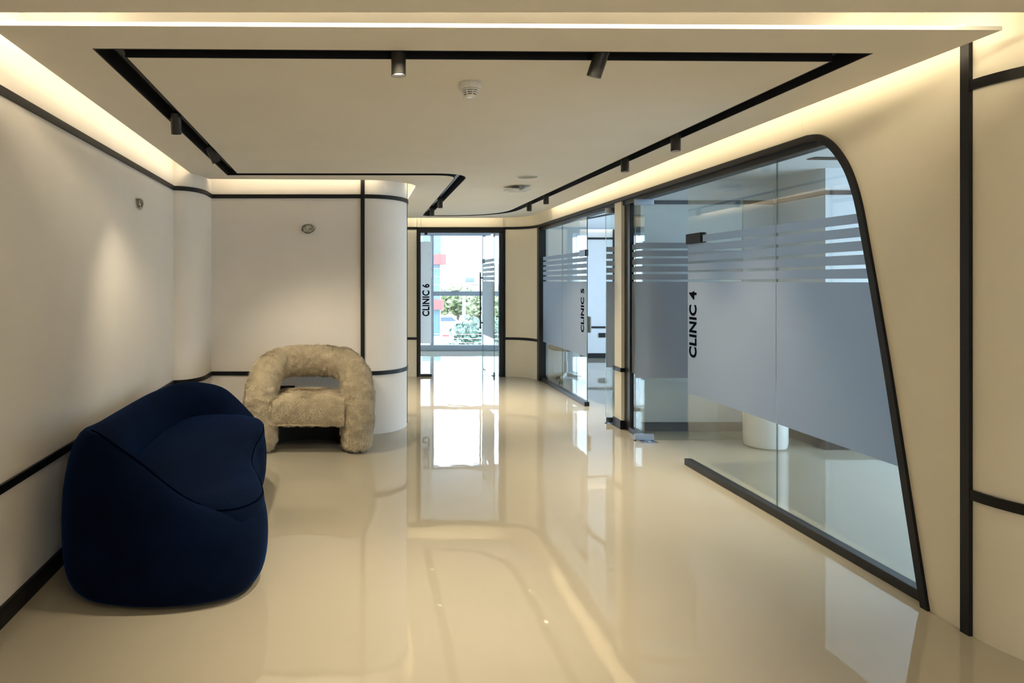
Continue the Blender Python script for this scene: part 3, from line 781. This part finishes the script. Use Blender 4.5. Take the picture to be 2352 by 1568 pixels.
# ------------------------------------------------------------------ navy sofa
sofa = thing('curved_sofa', 'navy blue velvet curved sofa against the left wall', 'sofa', (-0.98, 3.9, 0))
plan = [(-0.42, 3.13), (-0.47, 3.42), (-0.565, 3.74), (-0.60, 4.08), (-0.60, 4.40), (-0.645, 4.70), (-0.78, 4.92), (-0.98, 5.02), (-1.20, 4.96), (-1.365, 4.80),
        (-1.455, 4.42), (-1.465, 3.85), (-1.435, 3.42), (-1.385, 3.08), (-1.22, 2.88), (-0.96, 2.815), (-0.70, 2.835), (-0.50, 2.93)]
OUT = catmull([(p[0], p[1], 0) for p in plan], 10, True)
spine = catmull([(-0.92, 3.22, 0), (-0.97, 3.55, 0), (-1.03, 3.95, 0), (-1.03, 4.3, 0), (-1.0, 4.62, 0)], 16)
def near_spine(p):
    return min(spine, key=lambda q: (q - p).length)
MED = [near_spine(p) for p in OUT]
for _ in range(6):
    MED = [(MED[i - 1] + MED[i] * 2 + MED[(i + 1) % len(MED)]) / 4 for i in range(len(MED))]
NP = len(plan)
# how far the back rises at each plan point: 0 = open seat front, 1 = full back
rise_ctrl = [0, 0, 0, 0, 0, 0.0, 0.30, 0.70, 0.86, 0.90, 0.89, 0.88, 0.93, 1.02, 1.0, 0.68, 0.22, 0.0]
def smooth_ctrl(ctrl, n=10):
    k = len(ctrl)
    return [p[0] for p in catmull([(c, 0, 0) for c in ctrl], n, True)]
RISE = [max(0, min(1.03, r)) for r in smooth_ctrl(rise_ctrl)]
front = [(0.20, 0.006), (0.11, 0.018), (0.05, 0.06), (0.012, 0.13), (0.0, 0.22), (0.008, 0.30), (0.035, 0.365), (0.07, 0.40), (0.12, 0.41), (0.2, 0.40), (0.3, 0.39), (0.42, 0.38), (0.5, 0.36), (0.56, 0.34)]
back = [(0.20, 0.006), (0.11, 0.018), (0.05, 0.06), (0.012, 0.14), (0.0, 0.26), (0.0, 0.40), (0.03, 0.54), (0.085, 0.655), (0.16, 0.725), (0.24, 0.748), (0.32, 0.725), (0.385, 0.65), (0.44, 0.52), (0.49, 0.36)]
V = []; Fc = []; n = len(OUT); K = len(front)
for i in range(n):
    r_ = RISE[i]
    for k in range(K):
        t = front[k][0] * (1 - r_) + back[k][0] * r_
        z = front[k][1] * (1 - r_) + back[k][1] * r_
        p = OUT[i].lerp(MED[i], t)
        V.append((p.x, p.y, z))
for i in range(n):
    j = (i + 1) % n
    for k in range(K - 1):
        Fc.append((i * K + k, j * K + k, j * K + k + 1, i * K + k + 1))
Fc.append(tuple(i * K for i in range(n))[::-1])
MB().add(V, Fc).build('shell', 'navy_velvet', sofa, smooth=180, subsurf=1)
# seat cushion
V = []; Fc = []; seam = []
cprof = [(0.0, 0.33), (-0.008, 0.37), (0.0, 0.405), (0.03, 0.432), (0.09, 0.448), (0.2, 0.458), (0.35, 0.462), (0.55, 0.462)]
K = len(cprof)
for i in range(n):
    r_ = min(1.0, RISE[i] * 2.2)
    t0 = 0.045 + (0.40 - 0.045) * r_
    for k, (dt, z) in enumerate(cprof):
        t = min(0.985, t0 + dt * (1 - t0))
        p = OUT[i].lerp(MED[i], t)
        V.append((p.x, p.y, z + 0.012 * math.sin(3 * p.y)))
    if RISE[i] < 0.30:
        p = OUT[i].lerp(MED[i], t0 + 0.012); seam.append((i, (p.x, p.y, 0.418 + 0.012 * math.sin(3 * p.y))))
for i in range(n):
    j = (i + 1) % n
    for k in range(K - 1):
        Fc.append((i * K + k, j * K + k, j * K + k + 1, i * K + k + 1))
# close the middle
Fc.append(tuple(i * K + K - 1 for i in range(n)))
cush = MB().add(V, Fc).build('seat_cushion', 'navy_velvet', sofa, smooth=180)
brk = next((a for a in range(len(seam) - 1) if seam[a + 1][0] - seam[a][0] > 1), None)
ring = seam if brk is None else seam[brk + 1:] + seam[:brk + 1]
MB().tube([p for _, p in ring], 0.0035, 6).build('seam', 'navy_seam', cush, smooth=60)
# seam along the crest of the near arm
cr = []
for i in range(n):
    if RISE[i] > 0.12 and OUT[i].y < 3.3 and OUT[i].x > -1.32:
        t = front[9][0] * (1 - RISE[i]) + back[9][0] * RISE[i]; z = front[9][1] * (1 - RISE[i]) + back[9][1] * RISE[i]
        p = OUT[i].lerp(MED[i], t); cr.append((p.x, p.y, z + 0.001))
MB().tube(cr, 0.004, 6).build('crest_seam', 'navy_seam', sofa, smooth=60)

# ------------------------------------------------------------------ plush armchair
chair = thing('plush_armchair', 'beige faux fur armchair with thick rounded arms beside the rounded column', 'armchair', (-0.39, 5.75, 0))
AX, AY = -0.39, 0.0
def fuzz(p, amt):
    q = Vector(p)
    return amt * (noise.noise(q * 9) * 0.6 + noise.noise(q * 26) * 0.6 + noise.noise(q * 60) * 0.25)
HAIRS = []
def plush(mb, name, amt=0.017, dens=1.0):
    """build a part, roughened along its normals, and remember it for the pile"""
    ob = mb.build(name, 'plush', chair, smooth=180)
    me = ob.data
    nr = [v.normal.copy() for v in me.vertices]
    w = WLOC[chair.name]
    for v, q in zip(me.vertices, nr):
        v.co += q * fuzz(v.co + w, amt)
    me.update()
    HAIRS.append((me, dens))
    return ob
def sweep(path, rad, seg=44, sub=10, flat=None):
    P = catmull(path, sub)
    R = [p.x for p in catmull([(r, 0, 0) for r in rad], sub)]
    return MB().tube(P, R, seg)
for s in (-1, 1):
    x = lambda d: AX + s * d
    pth = [(x(0.405), 5.575, 0.012), (x(0.405), 5.575, 0.03), (x(0.405), 5.573, 0.09), (x(0.408), 5.57, 0.20), (x(0.415), 5.572, 0.33), (x(0.418), 5.60, 0.455), (x(0.405), 5.675, 0.57), (x(0.365), 5.785, 0.655), (x(0.300), 5.885, 0.70), (x(0.205), 5.955, 0.716), (x(0.185), 5.965, 0.718)]
    rd = [0.075, 0.105, 0.130, 0.138, 0.140, 0.141, 0.141, 0.140, 0.138, 0.135, 0.128]
    plush(sweep(pth, rd), 'arm')
plush(sweep([(AX - 0.20, 5.957, 0.717), (AX - 0.19, 5.962, 0.717), (AX - 0.08, 5.992, 0.722), (AX + 0.08, 5.992, 0.722), (AX + 0.19, 5.962, 0.717), (AX + 0.20, 5.957, 0.717)], [0.128, 0.134, 0.137, 0.137, 0.134, 0.128]), 'backrest')
# seat: rounded block with a crowned top
V = []; Fc = []; NX, NY = 30, 26
def seat_pt(u, v, top):
    xx = AX + (u - 0.5) * 0.60; yy = 5.475 + v * 0.50
    e = (2 * u - 1) ** 2; g = (2 * v - 1) ** 6
    z = (0.462 + 0.022 * (1 - e) - 0.025 * g * (1 if v < .5 else .4)) if top else 0.235
    return (xx, yy, z)
mb = MB()
prof = []
# cross-section in y-z swept along x
sec = [(5.50, 0.236), (5.475, 0.25), (5.462, 0.29), (5.460, 0.36), (5.468, 0.42), (5.495, 0.458), (5.55, 0.474), (5.65, 0.483), (5.78, 0.487), (5.90, 0.482), (5.98, 0.462), (6.0, 0.42), (6.0, 0.28), (5.97, 0.236)]
sec = [(p.x, p.y) for p in catmull([(a, b_, 0) for a, b_ in sec], 4, True)]
ns = len(sec); NXX = 40
for i in range(NXX + 1):
    u = i / NXX; xx = AX - 0.30 + 0.60 * u; e = abs(2 * u - 1) ** 2.5
    for (yy, zz) in sec:
        k = (zz - 0.236) / 0.25
        V.append((xx, yy, zz - 0.022 * e * max(0, k)))
for i in range(NXX):
    for k in range(ns):
        l = (k + 1) % ns
        Fc.append((i * ns + k, i * ns + l, (i + 1) * ns + l, (i + 1) * ns + k))
Fc += [tuple(range(ns))[::-1], tuple(NXX * ns + k for k in range(ns))]
plush(MB().add(V, Fc), 'seat', 0.007)
MB().strip([(AX + 0.34 * math.cos(a), 5.80 + 0.22 * math.sin(a)) for a in [PI * j / 16 for j in range(17)]], 0, 0.05, 0.0, 0.245).build('base', 'dark_cloth', chair, smooth=40)
MB().box(AX - 0.27, AX + 0.27, 5.54, 5.98, 0.215, 0.237).build('underside', 'dark_cloth', chair)
for s in (-1, 1):
    MB().lathe([(0.06, 0), (0.07, 0.004), (0.07, 0.014), (0.05, 0.018)], (AX + s * 0.405, 5.575, 0), 24).build('foot', 'black_matte', chair, smooth=40)
# pile of the fur: short blades lying over the surface
rnd = random.Random(5)
V = []; Fc = []
off = WLOC[chair.name]
for me, dens in HAIRS:
    for p in me.polygons:
        if len(p.vertices) > 4: continue
        cnt = p.area * 26000 * dens
        k = int(cnt) + (1 if rnd.random() < cnt - int(cnt) else 0)
        if k == 0: continue
        co = [me.vertices[i].co for i in p.vertices]
        nrm = p.normal
        for _ in range(k):
            a, b_ = rnd.random(), rnd.random()
            q = (co[0].lerp(co[1], a)).lerp(co[3 % len(co)].lerp(co[2], a), b_)
            w = q + off
            fl = Vector((noise.noise(w * 6), noise.noise(w * 6 + Vector((7, 3, 1))), noise.noise(w * 6 + Vector((1, 9, 4))) - 0.35))
            fl += Vector((rnd.uniform(-.3, .3), rnd.uniform(-.3, .3), rnd.uniform(-.3, .3)))
            t = fl - nrm * fl.dot(nrm)
            if t.length < 1e-4: continue
            t.normalize()
            sd_ = nrm.cross(t) * 0.0013
            L_ = rnd.uniform(0.013, 0.027); lf = 0.38 + 0.45 * noise.noise(w * 17)
            m1 = q + t * L_ * 0.5 + nrm * L_ * lf * 0.8; tip = q + t * L_ + nrm * L_ * lf
            o_ = len(V)
            V += [w - sd_ - nrm * 0.001, w + sd_ - nrm * 0.001, off + m1 + sd_ * 0.7, off + m1 - sd_ * 0.7, off + tip]
            Fc += [(o_, o_ + 1, o_ + 2, o_ + 3), (o_ + 3, o_ + 2, o_ + 4)]
fur = MB().add(V, Fc).build('fur_pile', 'plush_hair', chair)
fur['kind'] = 'stuff'

# ------------------------------------------------------------------ outdoors
GZ = -3.6
structure(MB().box(-150, 250, 14.5, 260, GZ - 0.2, GZ), 'ground', 'pavement', 'pale ground and pavement outside below the street window', 'ground')
structure(MB().strip([(-80, 52), (160, 64)], -5, 5, GZ, GZ + 0.02), 'road', 'asphalt', 'pale asphalt street crossing outside the window', 'road')

def leafy(c, rx, ry, rz, n, size, seed):
    rr_ = random.Random(seed); mb = MB()
    for _ in range(n):
        while True:
            v = Vector((rr_.uniform(-1, 1), rr_.uniform(-1, 1), rr_.uniform(-1, 1)))
            if 0.2 < v.length < 1: break
        lump = 0.75 + 0.5 * noise.noise(v.normalized() * 2.2 + Vector((seed, 0, 0)))
        v = v * lump
        p = Vector(c) + Vector((v.x * rx, v.y * ry, v.z * rz))
        a = Vector((rr_.gauss(0, 1), rr_.gauss(0, 1), rr_.gauss(0, 1))).normalized()
        b2 = a.orthogonal().normalized(); s = size * rr_.uniform(0.6, 1.3)
        mb.add([p - a * s, p + b2 * s * 0.5, p + a * s, p - b2 * s * 0.5], [(0, 1, 2, 3)])
    return mb
def tree(x, y, h, rx, rz, mat, label, seed, n=1500, size=0.22, cat='tree', grp='trees in the street'):
    t = thing('street_tree' if cat == 'tree' else 'bush', label, cat, (x, y, GZ), group=grp)
    if cat == 'tree':
        MB().tube([(x, y, GZ), (x + 0.1, y, GZ + h * 0.4), (x, y + 0.1, GZ + h * 0.7)], [0.16, 0.12, 0.07], 8).build('trunk', 'bark', t, smooth=60)
        for k in range(4):
            a = k * 1.6 + seed
            MB().tube([(x + 0.1, y, GZ + h * 0.4), (x + rx * 0.5 * math.cos(a), y + rx * 0.5 * math.sin(a), GZ + h * 0.78)], [0.08, 0.03], 6).build('branch', 'bark', t, smooth=60)
    leafy((x, y, GZ + h - rz), rx, rx, rz, n, size, seed).build('foliage', mat, t)
tree(6.0, 31, 3.6, 1.9, 1.5, 'leaf_olive', 'grey green tree left of the lamp post', 3, 2200, 0.16)
tree(4.3, 24.4, 2.6, 1.2, 1.3, 'leaf_olive', 'low dark shrub at the lower left of the street window', 5, 1500, 0.13, 'bush', 'bushes below the street window')
tree(4.6, 21.5, 2.3, 0.9, 0.6, 'leaf_green', 'round green bush under the lamp post', 6, 1400, 0.09, 'bush', 'bushes below the street window')
tree(6.1, 22.5, 2.05, 0.8, 0.5, 'leaf_green', 'round green bush at the lower right of the street window', 8, 1200, 0.09, 'bush', 'bushes below the street window')
tree(12.6, 80, 4.6, 3.4, 2.0, 'leaf_pale', 'pale yellow green tree behind the grey green tree', 9, 1500, 0.36)
tree(15.2, 72, 4.4, 3.6, 2.2, 'leaf_pale', 'pale tree right of the lamp post across the road', 12, 1500, 0.36)
tree(19.5, 78, 4.2, 3.2, 2.0, 'leaf_pale', 'pale tree at the right mullion across the road', 15, 1300, 0.36)

lp_ = thing('street_lamp', 'tall white street lamp post outside the window', 'street lamp', (5.85, 35, GZ))
MB().tube([(5.85, 35, GZ), (5.85, 35, 0.9)], 0.085, 14).build('lower_post', 'post_white', lp_, smooth=60)
MB().tube([(5.85, 35, 0.9), (5.80, 35, 2.45)], [0.05, 0.03], 12).build('upper_post', 'post_white', lp_, smooth=60)
MB().tube([(5.80, 35, 2.43), (5.74, 35, 2.6), (5.45, 35, 2.72)], 0.025, 8).build('arm', 'post_white', lp_, smooth=60)
MB().box(5.20, 5.62, 34.9, 35.1, 2.70, 2.78).build('lamp_head', 'aluminium', lp_, bevel=0.02)

tw = thing('shop_tower', 'teal glazed corner tower with projecting red boxes', 'building', (7.6, 60, GZ))
MB().box(6.2, 7.9, 60, 64, GZ, 6.0).build('core', 'teal_glass', tw)
MB().box(5.0, 8.3, 59.2, 63, 2.95, 3.9).build('red_box', 'red_panel', tw, bevel=0.02)
MB().box(5.0, 8.08, 59.2, 63, -1.15, -0.25).build('red_box', 'red_panel', tw, bevel=0.02)
for k in range(14):
    MB().box(7.19, 7.27, 59.93, 60.0, -0.1 + k * 0.21, 0.0 + k * 0.21).build('tooth', 'facade_white', tw)
for k in range(4):
    MB().box(6.4, 7.85, 59.95, 60.0, 0.3 + k * 0.75, 0.36 + k * 0.75).build('transom', 'aluminium', tw)
MB().box(7.80, 7.9, 59.95, 60.0, GZ, 2.95).build('mullion', 'aluminium', tw)

def house(x0, x1, y, z1, mat, wins, label, par=0.0):
    t = thing('house', label, 'house', ((x0 + x1) / 2, y, GZ), group='white houses across the road')
    MB().box(x0, x1, y, y + 8, GZ, z1).build('wall', mat, t)
    MB().box(x0 - 0.15, x1 + 0.15, y - 0.15, y + 8.1, z1, z1 + 0.25).build('parapet', 'facade_white', t)
    for (a, b_, c, d) in wins:
        f = MB().box(a - 0.08, b_ + 0.08, y - 0.06, y, c - 0.08, d + 0.08).build('window', 'facade_grey', t)
        MB().box(a, b_, y - 0.08, y - 0.061, c, d).build('pane', 'window_blue', f)
house(11.2, 18.6, 92, 2.3, 'facade_white', [(12.2, 14.2, -1.0, 0.2), (15.6, 16.8, 0.9, 1.9), (15.6, 16.9, -0.9, 0.2)], 'white cubic house behind the lamp post')
house(14.9, 18.0, 83.5, 1.0, 'facade_pink', [(15.7, 16.9, -0.7, 0.2)], 'pinkish low house front before the white cubic house')
house(18.8, 21.6, 88, 3.4, 'facade_white', [(19.3, 20.4, -0.8, 0.9), (20.9, 21.4, 1.2, 2.6)], 'taller white house right of the lamp post')
house(21.9, 30.0, 86, 3.0, 'facade_grey', [(23.5, 24.6, 0.5, 2.1), (23.6, 25.0, -1.6, 0.2), (26.5, 28.0, 0.4, 2.0)], 'pale grey house seen past the glass door')
house(-8.0, 4.5, 88, 3.0, 'facade_white', [(-5, -3, 0, 1.5), (0, 2, 0, 1.5)], 'white house left of the teal tower')
hl = MB()
hp = [(-60, GZ)] + [(-60 + i * 8, 3.0 + 2.4 * noise.noise(Vector((i * 0.45, 2, 0)))) for i in range(24)] + [(126, GZ)]
structure(hl.solid([hp], lambda u, v, a: (u, a, v), 190, 215), 'hill', 'hill_soil', 'pale low hill on the horizon', 'hill')

def car(x, y, rz, label):
    t = thing('car', label, 'car', (x, y, GZ + 0.02), group='parked cars outside')
    sec = [(-2.1, 0.3), (-2.1, 0.75), (-1.9, 0.9), (-1.2, 0.98), (-0.6, 1.45), (0.9, 1.48), (1.6, 1.0), (2.1, 0.85), (2.15, 0.35)]
    sec = [(p.x, p.y) for p in catmull([(a, b_, 0) for a, b_ in sec], 3)]
    def mp(u, v, a): return (u, a, v)
    MB().solid([sec], mp, -0.8, 0.8).build('body', 'car_paint', t, local=True, smooth=35)
    MB().solid([[(-1.0, 1.0), (-0.5, 1.40), (0.85, 1.42), (1.35, 1.0)]], mp, -0.81, 0.81).build('side_window', 'window_blue', t, local=True)
    for a in (-1.3, 1.35):
        MB().tube([(a, -0.82, 0.31), (a, 0.82, 0.31)], 0.31, 20).build('wheel', 'black_matte', t, local=True, smooth=40)
    t.rotation_euler = (0, 0, rz)
car(10.3, 57, 0.05, 'white car on the road right of the lamp post')
car(8.8, 66, 0.05, 'small white car parked beyond the grey green tree')
car(3.1, 27.5, 1.5, 'white car between the bushes below the window')
car(7.4, 28.5, 0.1, 'white car behind the lower right bush')

sg = thing('street_sign', 'small white and red sign among the shrubs', 'sign', (4.1, 29.5, GZ))
MB().tube([(4.1, 29.5, GZ), (4.1, 29.5, -0.9)], 0.03, 8).build('pole', 'post_white', sg, smooth=60)
MB().box(3.94, 4.26, 29.44, 29.48, -1.05, -0.80).build('board', 'post_white', sg)
MB().box(3.94, 4.26, 29.43, 29.439, -1.05, -0.98).build('stripe', 'sign_red', sg)
for k in range(3):
    z = -0.16 - 0.13 * k
    cb = tag(MB().tube([(1.5, 20, z), (4, 20, z - 0.03), (7.5, 20, z - 0.06)], 0.012, 6).build('overhead_cable', 'cable', smooth=60),
             ['top', 'middle', 'lowest'][k] + ' of three cables strung across the street view', 'cable', 'cables across the street')
